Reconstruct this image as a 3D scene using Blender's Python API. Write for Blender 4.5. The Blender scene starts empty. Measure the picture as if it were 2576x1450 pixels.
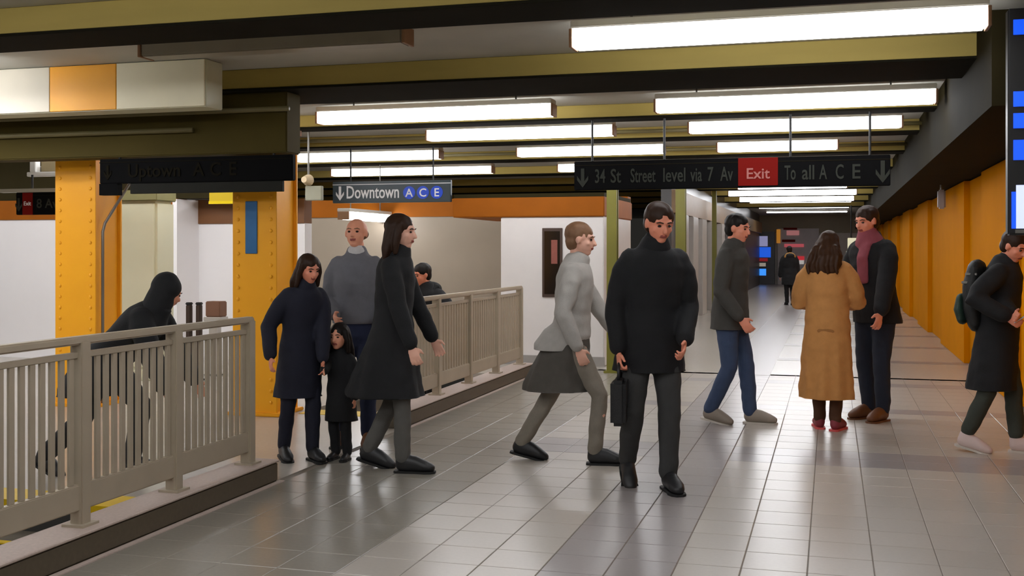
import bpy, bmesh, math, random
import numpy as np
from mathutils import Vector, Matrix, noise
random.seed(7)
SC = bpy.context.scene
C = SC.collection
R = math.radians
F_PX, CX, HY, EYE = 2800.0, 1288.0, 630.0, 1.45     # focal length in pixels, centre column, horizon row, eye height
# ------------------------------------------------------------------ camera, world, exposure
cd = bpy.data.cameras.new('camera'); cam = bpy.data.objects.new('camera', cd); C.objects.link(cam)
cam.location = (0, 0, EYE); cam.rotation_euler = (R(90), 0, 0)
cd.sensor_width = 36; cd.lens = F_PX / 2576 * 36; cd.shift_y = -(725 - HY) / 2576; cd.clip_end = 200; cd.clip_start = .05
SC.camera = cam
w = bpy.data.worlds.new('world'); SC.world = w; w.use_nodes = True
w.node_tree.nodes['Background'].inputs[0].default_value = (.9, .85, .75, 1)
w.node_tree.nodes['Background'].inputs[1].default_value = .02
vs = SC.view_settings
vs.view_transform = 'Standard'; vs.look = 'None'; vs.gamma = 1; vs.use_curve_mapping = False
vs.exposure = 0.0
LAMP = 13.5                                             # radiance of the fluorescent lenses
# ------------------------------------------------------------------ helpers: frames
TH = -math.atan2(804, F_PX)                            # the hall is turned a little from the camera axis
CT, ST = math.cos(TH), math.sin(TH)
def st(t, s, z=0.0):                                   # hall coordinates (across, along) -> world
    return Vector((CT * t - ST * s, ST * t + CT * s, z))
def px(x, d):                                          # picture column at a depth -> world x, y
    return ((x - CX) / F_PX * d, d)
def pz(y, d): return EYE - (y - HY) * d / F_PX
def lin(c): return tuple((v / 12.92 if v <= .04045 else ((v + .055) / 1.055) ** 2.4) for v in [k / 255 for k in c])
# ------------------------------------------------------------------ helpers: materials
MATS = {}
def mat(name, col, rough=.6, var=.12, scale=6, bump=0.0, bscale=60, metal=0.0, coat=0.0, rand=0.0, stretch=(1, 1, 1), spec=.5):
    if name in MATS: return MATS[name]
    m = bpy.data.materials.new(name); MATS[name] = m; m.use_nodes = True
    nt = m.node_tree; N = nt.nodes; L = nt.links
    b = N['Principled BSDF']
    b.inputs['Roughness'].default_value = rough; b.inputs['Metallic'].default_value = metal
    b.inputs['Coat Weight'].default_value = coat; b.inputs['Coat Roughness'].default_value = .15
    b.inputs['Specular IOR Level'].default_value = spec
    tc = N.new('ShaderNodeTexCoord'); mp = N.new('ShaderNodeMapping'); mp.inputs['Scale'].default_value = stretch
    L.new(tc.outputs['Object'], mp.inputs[0])
    nz = N.new('ShaderNodeTexNoise'); nz.inputs['Scale'].default_value = scale; nz.inputs['Detail'].default_value = 5
    L.new(mp.outputs[0], nz.inputs[0])
    c = lin(col)
    mx = N.new('ShaderNodeMix'); mx.data_type = 'RGBA'
    mx.inputs[6].default_value = (*[k * (1 - var) for k in c], 1); mx.inputs[7].default_value = (*[min(1, k * (1 + var)) for k in c], 1)
    L.new(nz.outputs[0], mx.inputs[0]); out = mx.outputs[2]
    if rand:
        oi = N.new('ShaderNodeObjectInfo'); hs = N.new('ShaderNodeHueSaturation')
        mr = N.new('ShaderNodeMapRange'); mr.inputs[3].default_value = 1 - rand; mr.inputs[4].default_value = 1 + rand
        L.new(oi.outputs['Random'], mr.inputs[0]); L.new(mr.outputs[0], hs.inputs['Value']); L.new(out, hs.inputs['Color']); out = hs.outputs[0]
    L.new(out, b.inputs['Base Color'])
    if bump:
        n2 = N.new('ShaderNodeTexNoise'); n2.inputs['Scale'].default_value = bscale; n2.inputs['Detail'].default_value = 3
        L.new(mp.outputs[0], n2.inputs[0])
        bp = N.new('ShaderNodeBump'); bp.inputs['Strength'].default_value = bump; bp.inputs['Distance'].default_value = .01
        L.new(n2.outputs[0], bp.inputs['Height']); L.new(bp.outputs[0], b.inputs['Normal'])
    return m
def glow(name, col, strength):
    if name in MATS: return MATS[name]
    m = mat(name, col, .4, .02); b = m.node_tree.nodes['Principled BSDF']
    b.inputs['Emission Color'].default_value = (*lin(col), 1); b.inputs['Emission Strength'].default_value = strength
    return m
# ------------------------------------------------------------------ helpers: objects
def tag(o, label=None, cat=None, group=None, kind=None):
    if label: o['label'] = label
    if cat: o['category'] = cat
    if group: o['group'] = group
    if kind: o['kind'] = kind
    return o
def root(name, label, cat, t, s, z=0, rot=0, group=None, kind=None):
    o = bpy.data.objects.new(name, None); C.objects.link(o); o.empty_display_size = .1
    o.location = st(t, s, z); o.rotation_euler = (0, 0, TH + rot)
    return tag(o, label, cat, group, kind)
def obj(name, bm, m, parent=None, loc=(0, 0, 0), smooth=False, rotz=None):
    me = bpy.data.meshes.new(name); bmesh.ops.recalc_face_normals(bm, faces=bm.faces[:]); bm.to_mesh(me); bm.free()
    me.materials.append(m)
    if smooth:
        for p in me.polygons: p.use_smooth = True
    return link(name, me, parent, loc, rotz)
def link(name, me, parent=None, loc=(0, 0, 0), rotz=None):
    o = bpy.data.objects.new(name, me); C.objects.link(o); o.location = loc
    if parent: o.parent = parent
    if rotz is not None: o.rotation_euler = (0, 0, rotz)
    return o
def struct(name, bm, m, t=0, s=0, z=0):
    o = obj(name, bm, m, None, st(t, s, z), rotz=TH); o['kind'] = 'structure'; return o
def BM(): return bmesh.new()
def box(bm, x0, x1, y0, y1, z0, z1, bev=0.0):
    vs_ = [bm.verts.new(p) for p in ((x0, y0, z0), (x1, y0, z0), (x1, y1, z0), (x0, y1, z0), (x0, y0, z1), (x1, y0, z1), (x1, y1, z1), (x0, y1, z1))]
    fs = [bm.faces.new([vs_[i] for i in q]) for q in ((0, 3, 2, 1), (4, 5, 6, 7), (0, 1, 5, 4), (1, 2, 6, 5), (2, 3, 7, 6), (3, 0, 4, 7))]
    if bev:
        es = list({e for f in fs for e in f.edges})
        bmesh.ops.bevel(bm, geom=es, offset=bev, segments=1 if bev < .006 else 2, affect='EDGES', clamp_overlap=True)
    return bm
def bx(*a, **k): return box(BM(), *a, **k)
def rod(bm, p, q, r, n=10):
    p = Vector(p); q = Vector(q); d = q - p
    M_ = Matrix.Translation((p + q) / 2) @ d.to_track_quat('Z', 'Y').to_matrix().to_4x4()
    bmesh.ops.create_cone(bm, cap_ends=True, segments=n, radius1=r, radius2=r, depth=d.length, matrix=M_); return bm
def pipe(bm, pts, r, n=8):
    pts = [Vector(p) for p in pts]; prev = None
    for i, p in enumerate(pts):
        d = (pts[min(i + 1, len(pts) - 1)] - pts[max(i - 1, 0)]).normalized()
        a = d.cross(Vector((.31, .9, .17))).normalized(); b = d.cross(a)
        ring = [bm.verts.new(p + (a * math.cos(k * 2 * math.pi / n) + b * math.sin(k * 2 * math.pi / n)) * r) for k in range(n)]
        if prev:
            for k in range(n): bm.faces.new((prev[k], prev[(k + 1) % n], ring[(k + 1) % n], ring[k]))
        else: bm.faces.new(ring[::-1])
        prev = ring
    bm.faces.new(prev); return bm
def text(name, body, size, m, parent, loc, ext=.002, align='LEFT', sx=1.0):
    cu = bpy.data.curves.new('t', 'FONT'); cu.body = body; cu.size = size; cu.extrude = ext; cu.align_x = align; cu.resolution_u = 3; cu.offset = size * .012
    o = bpy.data.objects.new('t', cu); C.objects.link(o); bpy.context.view_layer.update()
    me = bpy.data.meshes.new_from_object(o.evaluated_get(bpy.context.evaluated_depsgraph_get()))
    bpy.data.objects.remove(o); bpy.data.curves.remove(cu)
    me.transform(Matrix.Rotation(R(90), 4, 'X') @ Matrix.Diagonal((sx, 1, 1, 1))); me.materials.clear(); me.materials.append(m); me.name = name
    return link(name, me, parent, loc)
def poly(bm, pts, y0, y1):                              # an outline in x, z given thickness in y
    a = [bm.verts.new((x, y0, z)) for x, z in pts]; b = [bm.verts.new((x, y1, z)) for x, z in pts]
    bm.faces.new(a); bm.faces.new(b[::-1]); n = len(pts)
    for i in range(n): bm.faces.new((a[i], a[(i + 1) % n], b[(i + 1) % n], b[i]))
    return bm
def arrow_down(bm, x, z, h, y0, y1):
    w_ = h * .09
    return poly(bm, [(x - w_, z + h / 2), (x + w_, z + h / 2), (x + w_, z - h * .18), (x + h * .3, z + h * .12), (x + h * .3, z - h * .1), (x, z - h / 2), (x - h * .3, z - h * .1), (x - h * .3, z + h * .12), (x - w_, z - h * .18)], y0, y1)
# ------------------------------------------------------------------ materials
CEIL = mat('ceiling paint', (172, 170, 160), .7, .25, 1.2)
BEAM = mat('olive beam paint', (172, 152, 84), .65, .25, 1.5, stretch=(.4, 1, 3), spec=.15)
DARKP = mat('dark olive paint', (48, 42, 22), .75, .3, 2, spec=.08)
WHITE = mat('white glazed wall', (240, 237, 237), .3, .03, 2)
BEIGE = mat('beige wall', (158, 145, 128), .4, .08, 2)
CREAM = mat('cream green glaze', (214, 212, 184), .35, .07, 3)
ORANGE = mat('orange enamel', (255, 174, 36), .4, .10, 4, spec=.3, bump=.1, bscale=20)
ORANGE2 = mat('orange wall panel', (212, 134, 0), .8, .12, 1.5, rand=.03, spec=.03)
FRIEZE = mat('burnt orange frieze', (152, 84, 10), .6, .15, 4, spec=.15)
STEEL = mat('painted grey railing', (182, 170, 150), .45, .15, 5, metal=.15)
GRANITE = mat('granite kerb', (196, 178, 168), .55, .2, 60)
KERBSHADE = mat('shaded kerb side', (92, 82, 66), .55, .2, 40)  # kerb granite, the shade on its upright side put into the colour
YELLOW = mat('yellow nosing', (214, 178, 8), .5, .15, 8)
CONC = mat('stair concrete', (96, 88, 76), .8, .2, 12)
TILE_A = mat('pale terrazzo', (182, 174, 164), .30, .07, 45, rand=.03, spec=.5)
TILE_B = mat('grey lilac terrazzo', (156, 149, 147), .28, .08, 45, rand=.03)
TILE_C = mat('dull grey terrazzo', (144, 138, 127), .26, .08, 45, rand=.03)
GROUT = mat('grout', (120, 110, 98), .7, .1, 30)
LAND = mat('landing terrazzo', (186, 178, 168), .25, .08, 30)
SIGNB = mat('black sign face', (7, 7, 8), .8, .1, spec=.1)
SIGNT = mat('teal black sign face', (44, 58, 64), .4, .1)
SIGNW = mat('white sign print', (226, 226, 226), .5, .03)
SIGNG = mat('grey sign print', (52, 54, 49), .7, .03, spec=.05)
SIGND = mat('dim sign print', (30, 27, 20), .8, .03, spec=.03)
BLUE = mat('blue route disc', (20, 70, 200), .4, .04)
RED = mat('red sign print', (112, 20, 15), .7, .06, spec=.06)
YSIGN = mat('yellow sign', (190, 164, 6), .5, .06)
LENS = glow('lit fluorescent lens', (250, 251, 255), LAMP)
HOUSE = mat('white lamp housing', (200, 196, 186), .5, .05)
GREYMETAL = mat('grey metal', (128, 126, 120), .4, .1, metal=.5)
BLACKM = mat('black metal', (24, 24, 24), .5, .1)
# ------------------------------------------------------------------ floor, stair openings, kerbs
TS = .291; T0 = -.105 - 12 * TS                        # joint grid across the hall
bm = BM()
TF = T0 + 1 * TS                                       # first whole tile column
box(bm, -3.36, 1.9, -5, 13.2, -.06, -.004); box(bm, -3.36, 1.9, 13.2, 52, -.06, 0)
box(bm, -15, -3.36, 5.42, 9.2, -.06, 0); box(bm, -15, -4.55, 9.2, 12.5, -.06, 0); box(bm, -15, -3.36, 12.5, 52, -.06, 0); box(bm, -15, -6.5, -5, 5.42, -.06, 0)
floor = struct('floor', bm, LAND)
floor.data.materials.append(GROUT)
for p in floor.data.polygons[:6]: p.material_index = 1
def tile_mesh(m, name):
    b = bx(.002, TS - .002, .002, TS - .002, -.006, 0, bev=.0025); me = bpy.data.meshes.new(name); b.to_mesh(me); b.free(); me.materials.append(m); return me
TM = [tile_mesh(m, n) for m, n in ((TILE_A, 'pale_tile'), (TILE_B, 'lilac_tile'), (TILE_C, 'dull_tile'))]
def tile_kind(t, s):
    row = round((s - 5.75) / TS)
    if t < -2.16: return 2
    if -1.28 < t < -.70: return 1
    if row % 8 == 0: return 1
    return 0
cells = []
for i in range(0, 18):
    for j in range(-24, 26):
        t = T0 + i * TS; s = 5.75 + j * TS
        if t < -3.33 or t + TS > 1.9: continue
        c = st(t + TS / 2, s + TS / 2)
        u_ = CX + F_PX * c.x / max(c.y, .1); v_ = HY + F_PX * EYE / max(c.y, .1)
        cells.append((0 if (c.y > 4 and -60 < u_ < 2640 and v_ < 1500) else 1, c.y, t, s))
cells.sort()
vis = [c for c in cells if c[0] == 0]
rest = [BM(), BM(), BM()]
for k, (o_, d_, t, s) in enumerate(cells):
    q = tile_kind(t + TS / 2, s + TS / 2)
    if o_ == 0 and k < 300: link('floor_tile', TM[q], floor, (t, s, 0))
    else: box(rest[q], t + .002, t + TS - .002, s + .002, s + TS - .002, -.006, 0)
for q in range(3):
    o = obj('floor_tile', rest[q], (TILE_A, TILE_B, TILE_C)[q], floor); o['kind'] = 'stuff'
# far floor strips beyond the tile pieces
bm = BM(); box(bm, -1.27, -.69, 13.2, 47, 0, .002); obj('floor_band', bm, TILE_B, floor)
bm = BM()
for k in range(4, 14): box(bm, -.69, 1.7, 5.75 + TS * 8 * k, 5.75 + TS * (8 * k + 1), 0, .002)
obj('floor_band', bm, TILE_B, floor)
# kerbs
for nm, a, b in (('trim_1', 2.0, 6.32), ('trim_2', 8.42, 12.55)):
    o = struct(nm, bx(-3.56, -3.345, a, b, 0, .12, bev=.008), KERBSHADE)
    obj('kerb_cap', bx(-3.565, -3.338, a - .005, b + .005, .12, .135, bev=.004), GRANITE, o)
    obj('floor_edging', bx(-3.335, -3.30, a, b, 0, .006), GRANITE, o)
def stairs(name, label, t0, t1, s_top, dirn, n, yellow):
    rt = root(name, label, 'stairs', (t0 + t1) / 2, s_top, 0, group=None)
    wd = (t1 - t0) / 2
    for k in range(n):
        y0, y1 = sorted((dirn * k * .28, dirn * (k + 1) * .28)); z = -.17 * (k + 1)
        sp = obj('stair_tread', bx(-wd, wd, y0, y1, z - .2, z, bev=.004), CONC, rt)
        ys = sorted((dirn * k * .28 + dirn * .23, dirn * (k + 1) * .28 + dirn * .003))
        obj('nosing', bx(-wd, wd, ys[0], ys[1], z, z + .006), YELLOW if yellow else GRANITE, sp)
    obj('landing_nosing', bx(-wd, wd, min(0, -dirn * .26), max(0, -dirn * .26), -.05, .004), YELLOW, rt)
    return rt
stairs('staircase', 'stairs going down behind the near left railing, yellow strip along the top edge', -6.48, -3.57, 5.40, -1, 12, True)
stairs('staircase', 'stairs going down behind the far railing beside the white booth', -4.54, -3.57, 9.22, 1, 12, True)
for nm, q in (('wall_stairwell_right', (-3.56, -3.50, -5, 5.40)), ('wall_stairwell_left', (-6.56, -6.50, -5, 5.40)), ('wall_stairwell_far_right', (-3.56, -3.50, 9.22, 12.55)), ('wall_stairwell_far_left', (-4.62, -4.56, 9.22, 12.55))):
    struct(nm, bx(*q, -3, -.002), BEIGE)
# ------------------------------------------------------------------ ceiling and beams
ceil = struct('ceiling', bx(-15, 3.5, -5, 52, 2.95, 3.05), CEIL)
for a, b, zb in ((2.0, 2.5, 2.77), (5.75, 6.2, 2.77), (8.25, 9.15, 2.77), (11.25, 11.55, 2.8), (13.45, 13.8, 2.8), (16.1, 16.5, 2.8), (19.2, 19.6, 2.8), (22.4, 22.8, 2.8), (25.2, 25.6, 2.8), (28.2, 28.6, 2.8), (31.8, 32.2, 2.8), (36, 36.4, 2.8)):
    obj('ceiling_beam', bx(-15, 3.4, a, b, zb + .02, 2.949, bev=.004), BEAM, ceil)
    obj('beam_underside', bx(-15, 3.4, a - .01, b + .01, zb, zb + .019, bev=.003), mat('shaded underside paint', (30, 28, 20), .8, .3, 3, spec=.05), ceil)  # underside strip with the beam's shade put into its dark colour
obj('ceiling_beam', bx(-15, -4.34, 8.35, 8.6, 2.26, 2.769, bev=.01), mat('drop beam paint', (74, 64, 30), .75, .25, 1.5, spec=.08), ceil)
for s_, z_, t0_, t1_ in ((8.31, 2.62, -13, -4.3), (8.31, 2.47, -13, -5.2), (9.6, 2.88, -4, 3), (11.9, 2.88, -13, 3), (13.1, 2.86, -13, 3), (15.6, 2.86, -9, 2)):
    obj('ceiling_pipe', rod(BM(), (t0_, s_, z_), (t1_, s_, z_), .022), mat('pipe paint', (110, 100, 62), .5, .1), ceil, smooth=True)
hp = struct('trim_3', bx(-9.5, -4.70, 7.70, 7.95, 2.575, 2.949, bev=.006), CREAM)
for a, b, m in ((-4.705, -5.50, mat('bulkhead cream', (240, 232, 200), .5, .1, 3)), (-5.505, -6.13, ORANGE), (-6.135, -9.5, mat('bulkhead grey cream', (208, 200, 180), .5, .1, 3))):
    obj('bulkhead_panel', bx(b, a, 7.685, 7.70, 2.58, 2.945, bev=.003), m, hp)
# ------------------------------------------------------------------ walls
rw = struct('wall_right', bx(1.78, 1.95, 7.5, 52, 0, 2.35), mat('panel gap', (140, 84, 10), .6))
edges = [7.6, 9.4, 11.3, 13.6, 15.3, 18.5] + [20.9 + 2.4 * k for k in range(13)]
for k in range(len(edges) - 1):
    pr = .07 if k % 2 == 0 else 0
    obj('wall_panel', bx(1.70 - pr, 1.80, edges[k] + .004, edges[k + 1] - .004, .0, 2.34, bev=.006), ORANGE2, rw)
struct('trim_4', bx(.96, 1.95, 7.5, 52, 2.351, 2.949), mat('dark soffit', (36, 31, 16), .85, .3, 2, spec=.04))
struct('wall_right_near', bx(3.2, 3.4, -5, 7.5, 0, 2.949), mat('olive wall paint', (120, 104, 70), .6))  # one olive tone over the whole wall
struct('wall_right_return', bx(1.95, 3.4, 7.5, 7.7, 0, 2.949), ORANGE2)
struct('floor_right', bx(1.9, 3.3, -5, 7.5, -.06, 0), TILE_A)
struct('wall_near', bx(-15, 3.4, -5.2, -5, 0, 2.949), BEIGE)
struct('wall_left', bx(-15.2, -15, -5, 30, 0, 2.949), WHITE)
lb = struct('wall_left_back', bx(-14.9, -8.15, 12.62, 12.9, 0, 1.86), WHITE)
obj('wall_frieze', bx(-14.9, -8.15, 12.60, 12.9, 1.862, 2.12), FRIEZE, lb)
obj('upper_wall', bx(-14.9, -6.55, 12.66, 12.9, 2.122, 2.949), DARKP, lb)
obj('recessed_wall', bx(-8.145, -6.55, 13.1, 13.3, 0, 1.80), WHITE, lb)
obj('wall_frieze', bx(-8.145, -6.55, 13.08, 13.3, 1.802, 2.12), mat('brown frieze', (116, 72, 34), .5), lb)
obj('pier', bx(-8.165, -8.10, 12.58, 13.35, 0, 2.11), WHITE, lb)
pt = struct('wall_back', bx(-14.9, -2.95, 16.6, 16.85, 0, 1.98), BEIGE)
obj('wall_frieze', bx(-14.9, -2.95, 16.58, 16.85, 1.982, 2.26), FRIEZE, pt)
# corridor beyond the booth: pilasters and dark shopfronts on its left side
cl = struct('wall_corridor_left', bx(-3.1, -2.9, 21, 47.6, 0, 2.949), mat('dark shopfront', (64, 58, 54), .35))
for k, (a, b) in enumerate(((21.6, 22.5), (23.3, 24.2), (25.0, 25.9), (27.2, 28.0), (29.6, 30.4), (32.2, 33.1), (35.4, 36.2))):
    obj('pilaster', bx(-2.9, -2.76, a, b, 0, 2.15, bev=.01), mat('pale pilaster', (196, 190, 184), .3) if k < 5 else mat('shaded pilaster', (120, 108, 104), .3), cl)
obj('wall_frieze', bx(-2.9, -2.80, 21, 47.6, 2.16, 2.6), mat('tan fascia', (150, 120, 84), .5), cl)
we = struct('wall_end', bx(-5, 1.9, 49.2, 49.5, 0, 2.949), mat('end wall', (196, 186, 176), .5))
obj('wall_frieze', bx(-5, 1.8, 49.0, 49.2, 2.2, 2.949), mat('end fascia', (140, 124, 96), .5), we)
# ------------------------------------------------------------------ white booth
rt = root('station_booth', 'white booth with orange fascia and a narrow dark window beyond the walking people', 'booth', -3.42, 13.62)
bw = bx(-.64, .70, 0, 1.9, 0, 1.87, bev=.01); obj('wall_panel', bw, mat('booth white', (222, 218, 216), .3, .04), rt)
obj('fascia', bx(-1.28, .71, -.03, 1.95, 1.872, 2.12, bev=.01), FRIEZE, rt)
obj('roof', bx(-1.27, .7, 0, 1.9, 2.121, 2.17), DARKP, rt)
obj('plinth', bx(-.65, .71, -.012, 0, 0, .12), mat('booth plinth', (150, 146, 142), .5), rt)
wf = obj('window', bx(-.09, .17, -.02, 0, .86, 1.73, bev=.004), mat('brown window frame', (66, 48, 38), .5), rt)
obj('pane', bx(-.06, .14, -.026, -.02, .90, 1.69), mat('dark window glass', (30, 24, 20), .15), wf)
obj('notice', bx(.03, .11, -.031, -.026, 1.28, 1.58), mat('faded red notice', (136, 74, 62), .6, .4, 12), wf)
# ------------------------------------------------------------------ columns
def riveted(label, t, s, wd, plate=None, conduit=False, top=2.765):
    rt = root('riveted_column', label, 'column', t, s)
    h = wd / 2
    obj('flange', bx(-h, h, -.20, -.175, 0, top, bev=.004), ORANGE, rt)
    obj('flange', bx(-h, h, .175, .20, 0, top, bev=.004), ORANGE, rt)
    obj('web', bx(-.02, .02, -.175, .175, 0, top), ORANGE, rt)
    obj('side_plate', bx(h - .05, h - .03, -.175, .175, 0, top), ORANGE, rt)
    obj('base_plate', bx(-h - .04, h + .04, -.24, .24, 0, .03, bev=.006), ORANGE, rt)
    rm = None
    for sx in (-1, 1):
        for k in range(22):
            if rm is None:
                b = BM(); bmesh.ops.create_uvsphere(b, u_segments=8, v_segments=5, radius=.017, matrix=Matrix.Diagonal((1, .6, 1, 1))); rm = bpy.data.meshes.new('rivet'); b.to_mesh(rm); b.free(); rm.materials.append(ORANGE)
            link('rivet', rm, rt, (sx * (h - .055), -.202, .12 + k * .1))
    if conduit:
        p = h + .018
        obj('conduit', pipe(BM(), [(p, -.12, .02), (p, -.12, 1.62), (p + .01, -.1, 1.70), (p + .09, .06, 1.98), (p + .12, .12, 2.08), (p + .12, .12, 2.25)], .014), GREYMETAL, rt, smooth=True)
    return rt
riveted('orange riveted steel column behind the near railing with a grey conduit up its right side', -6.74, 9.0, .44, conduit=True)
c2 = riveted('orange steel column with a blue plate, at the end of the near railing', -4.86, 8.95, .43)
obj('column_sign', bx(-.085, .03, -.212, -.20, 1.42, 1.88, bev=.004), mat('blue plate', (38, 104, 158), .4, .15, 8), c2)
def olive_column(label, x, d, wd, top, colr=(120, 116, 40)):
    X, Y = px(x, d); t, s = CT * X + ST * Y, -ST * X + CT * Y
    rt = root('steel_column', label, 'column', t, s); m = mat('olive green column paint', colr, .45, .15, 5); h = wd / 2
    obj('flange', bx(-h, h, -h, -h + .02, 0, top), m, rt); obj('flange', bx(-h, h, h - .02, h, 0, top), m, rt)
    obj('web', bx(-.015, .015, -h + .02, h - .02, 0, top), m, rt); obj('base_plate', bx(-h - .03, h + .03, -h - .03, h + .03, 0, .025), m, rt)
olive_column('slim olive green column at the right edge of the white booth', 1541, 13.2, .12, 2.3)
olive_column('olive green column farther down the corridor, behind the man in the black jacket', 1713, 18.5, .16, 2.949)
olive_column('thin olive green column in the far corridor between the pale pilasters', 1797, 26, .10, 2.949)
X, Y = px(370, 12.6); t_, s_ = CT * X + ST * Y, -ST * X + CT * Y
rt = root('tiled_pier', 'pale green tiled pier against the white wall right of the riveted column', 'column', t_, s_)
obj('shaft', bx(-.25, .25, -.2, .17, .12, 2.0, bev=.03), CREAM, rt); obj('capital', bx(-.27, .27, -.22, .17, 2.0, 2.12, bev=.01), mat('olive capital', (132, 128, 88), .5), rt); obj('base', bx(-.27, .27, -.22, .17, 0, .12, bev=.01), CREAM, rt)
# ------------------------------------------------------------------ railings
def railing(label, t, s0, s1, post_s, step, pw, near=True):
    rt = root('stair_railing', label, 'railing', t, s0, .135)
    Lg = s1 - s0
    obj('top_rail', bx(-.03, .03, -.03, Lg + .03, .865, .905, bev=.008), STEEL, rt)
    obj('upper_rail', bx(-.012, .012, 0, Lg, .80, .83, bev=.003), STEEL, rt)
    obj('bottom_rail', bx(-.022, .022, 0, Lg, .075, .20, bev=.006), STEEL, rt)
    pm = None
    for p in post_s:
        b = bx(-.035, .035, -.035, .035, 0, .885, bev=.006) if pm is None else None
        po = obj('post', b, STEEL, rt, (0, p - s0, 0)) if pm is None else link('post', pm, rt, (0, p - s0, 0))
        pm = po.data
        obj('foot_plate', bx(-.06, .06, -.06, .06, 0, .012), STEEL, po)
    km = None; y = step
    while y < Lg:
        if min(abs(y + s0 - p) for p in post_s) > .05:
            if km is None:
                b = bx(-.008, .008, -pw / 2, pw / 2, .20, .80, bev=.002); km = bpy.data.meshes.new('picket'); b.to_mesh(km); b.free(); km.materials.append(STEEL)
            link('picket', km, rt, (0, y, 0))
        y += step
railing('grey picket railing along the near stairs in the left foreground', -3.455, 2.15, 6.14, [2.15, 2.95, 3.75, 4.55, 5.34, 6.14], .0665, .034)
railing('brownish picket railing along the far stairs in front of the white booth', -3.455, 8.62, 12.35, [8.62, 9.55, 10.48, 11.41, 12.35], .075, .036)
# cream end post with a white cap at the far railing
rt = root('newel_post', 'cream tapering end post with a flat white cap at the far railing', 'post', -3.455, 8.50)
b = BM(); bmesh.ops.create_cone(b, cap_ends=True, segments=4, radius1=.05, radius2=.09, depth=.86, matrix=Matrix.Translation((0, 0, .565)) @ Matrix.Rotation(R(45), 4, 'Z')); obj('shaft', b, mat('cream post', (190, 182, 164), .5), rt)
obj('cap', bx(-.13, .09, -.06, .06, .995, 1.025, bev=.006), mat('white cap', (214, 210, 200), .4), rt)
# ------------------------------------------------------------------ fluorescent fixtures
def fixture(label, t, s, ln=2.44, z=2.74, lit=True, rot=0, hang=2.95, lh=.115):
    rt = root('ceiling_light', label, 'light', t, s, z, rot); h = ln / 2
    obj('lens', bx(-h, h, -.085, .085, 0, lh, bev=.012), LENS if lit else mat('unlit lens', (150, 144, 130), .4), rt)
    obj('housing', bx(-h - .01, h + .01, -.10, .10, lh + .001, min(lh + .05, hang - z - .002), bev=.006), HOUSE if lit else CEIL, rt)
    for sx in (-1, 1):
        obj('end_cap', bx(sx * h - (.022 if sx < 0 else -.001), sx * h + (.022 if sx > 0 else -.001), -.09, .09, -.003, lh + .001, bev=.003), mat('tan end cap', (150, 112, 82), .5), rt)
        obj('hanger', rod(BM(), (sx * h * .7, 0, lh + .02), (sx * h * .7, 0, hang - z - .001), .009, 6), GREYMETAL, rt)
    return rt
rows = {6.97: 'row nearest the camera', 10.4: 'second row', 12.35: 'third row', 14.8: 'fourth row', 17.8: 'fifth row', 21.0: 'sixth row', 24.0: 'seventh row', 26.9: 'eighth row', 30.2: 'ninth row', 34.0: 'tenth row', 38.5: 'eleventh row', 43.0: 'twelfth row'}
for s, t, ln in ((6.97, -.36, 2.44), (10.4, -.35, 2.44), (10.4, -3.8, 2.44), (12.35, -.4, 2.2), (12.35, -3.46, 2.2), (14.8, -.68, 1.5), (14.8, -3.15, 2.0), (14.8, -6.4, 2.2),
                 (17.8, -.6, 2.2), (17.8, -3.5, 1.6), (17.8, -6.9, 2.9), (21.0, -.7, 2.2), (24.0, -.8, 2.2), (26.9, -.9, 2.9), (30.2, -.9, 2.9), (34.0, -.9, 2.9), (38.5, -.9, 2.9), (43.0, -.9, 2.9)):
    where = 'right hand' if t > -1 else ('middle' if t > -5 else 'left hand')
    fixture('lit fluorescent ceiling light, %s one of the %s%s' % (where, rows[s], ''), t, s, ln, z=2.74 if s < 31 else 2.86, lh=.115 if s < 31 else .04)
fixture('lit fluorescent ceiling light whose end shows beside the cream and orange bulkhead', -7.35, 10.4)
fixture('unlit grey fluorescent fixture on the near ceiling, left of the brightest light', -3.75, 7.0, 2.0, z=2.835, lit=False)
for t, s in ((-.4, 3.6), (-3.6, 3.6), (-.4, .5), (-3.6, .5), (-.4, -2.5), (-9.3, 11.0), (-7.0, 11.35), (-12.0, 11.0), (-7.4, 6.2), (-7.5, 7.0), (-9.9, 5.4), (-12, 7.2), (-6.9, 3.0), (-11.5, 14.6), (-9.5, 15.6)):  # unseen lights: rows behind the camera, others added to brighten the left side
    fixture('unseen fluorescent ceiling light added to brighten the hall', t, s)['group'] = 'unseen ceiling lights added for brightness'
fixture('short low fluorescent light running away from the viewer under the hanging blue route sign', -6.85, 15.75, 1.6, 1.90, rot=R(90))
# ------------------------------------------------------------------ hanging signs
def sign(label, x0, x1, d, z0, z1, face, hang=2.949, hs=(.15, .85)):
    X, Y = px((x0 + x1) / 2, d); t, s = CT * X + ST * Y, -ST * X + CT * Y
    rt = root('hanging_sign', label, 'sign', t, s, z0); wd = (x1 - x0) / F_PX * d / CT; H_ = z1 - z0
    obj('sign_panel', bx(-wd / 2, wd / 2, -.03, .03, 0, H_, bev=.006), face, rt)
    obj('top_stripe', bx(-wd / 2, wd / 2, -.034, -.03, H_ * .84, H_ * .87), SIGND if face is SIGNB else SIGNW, rt)
    for q in hs: obj('hanger', rod(BM(), (wd * (q - .5), 0, H_), (wd * (q - .5), 0, hang - z0), .012, 8), BLACKM, rt)
    return rt, wd, H_
rt, wd, H_ = sign('dark blue hanging sign reading Downtown with three blue route discs', 832, 1138, 14.6, 2.075, 2.36, SIGNT)
k = wd / 306
obj('arrow', arrow_down(BM(), -wd / 2 + 20 * k, H_ * .45, H_ * .66, -.036, -.03), SIGNW, rt)
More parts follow.
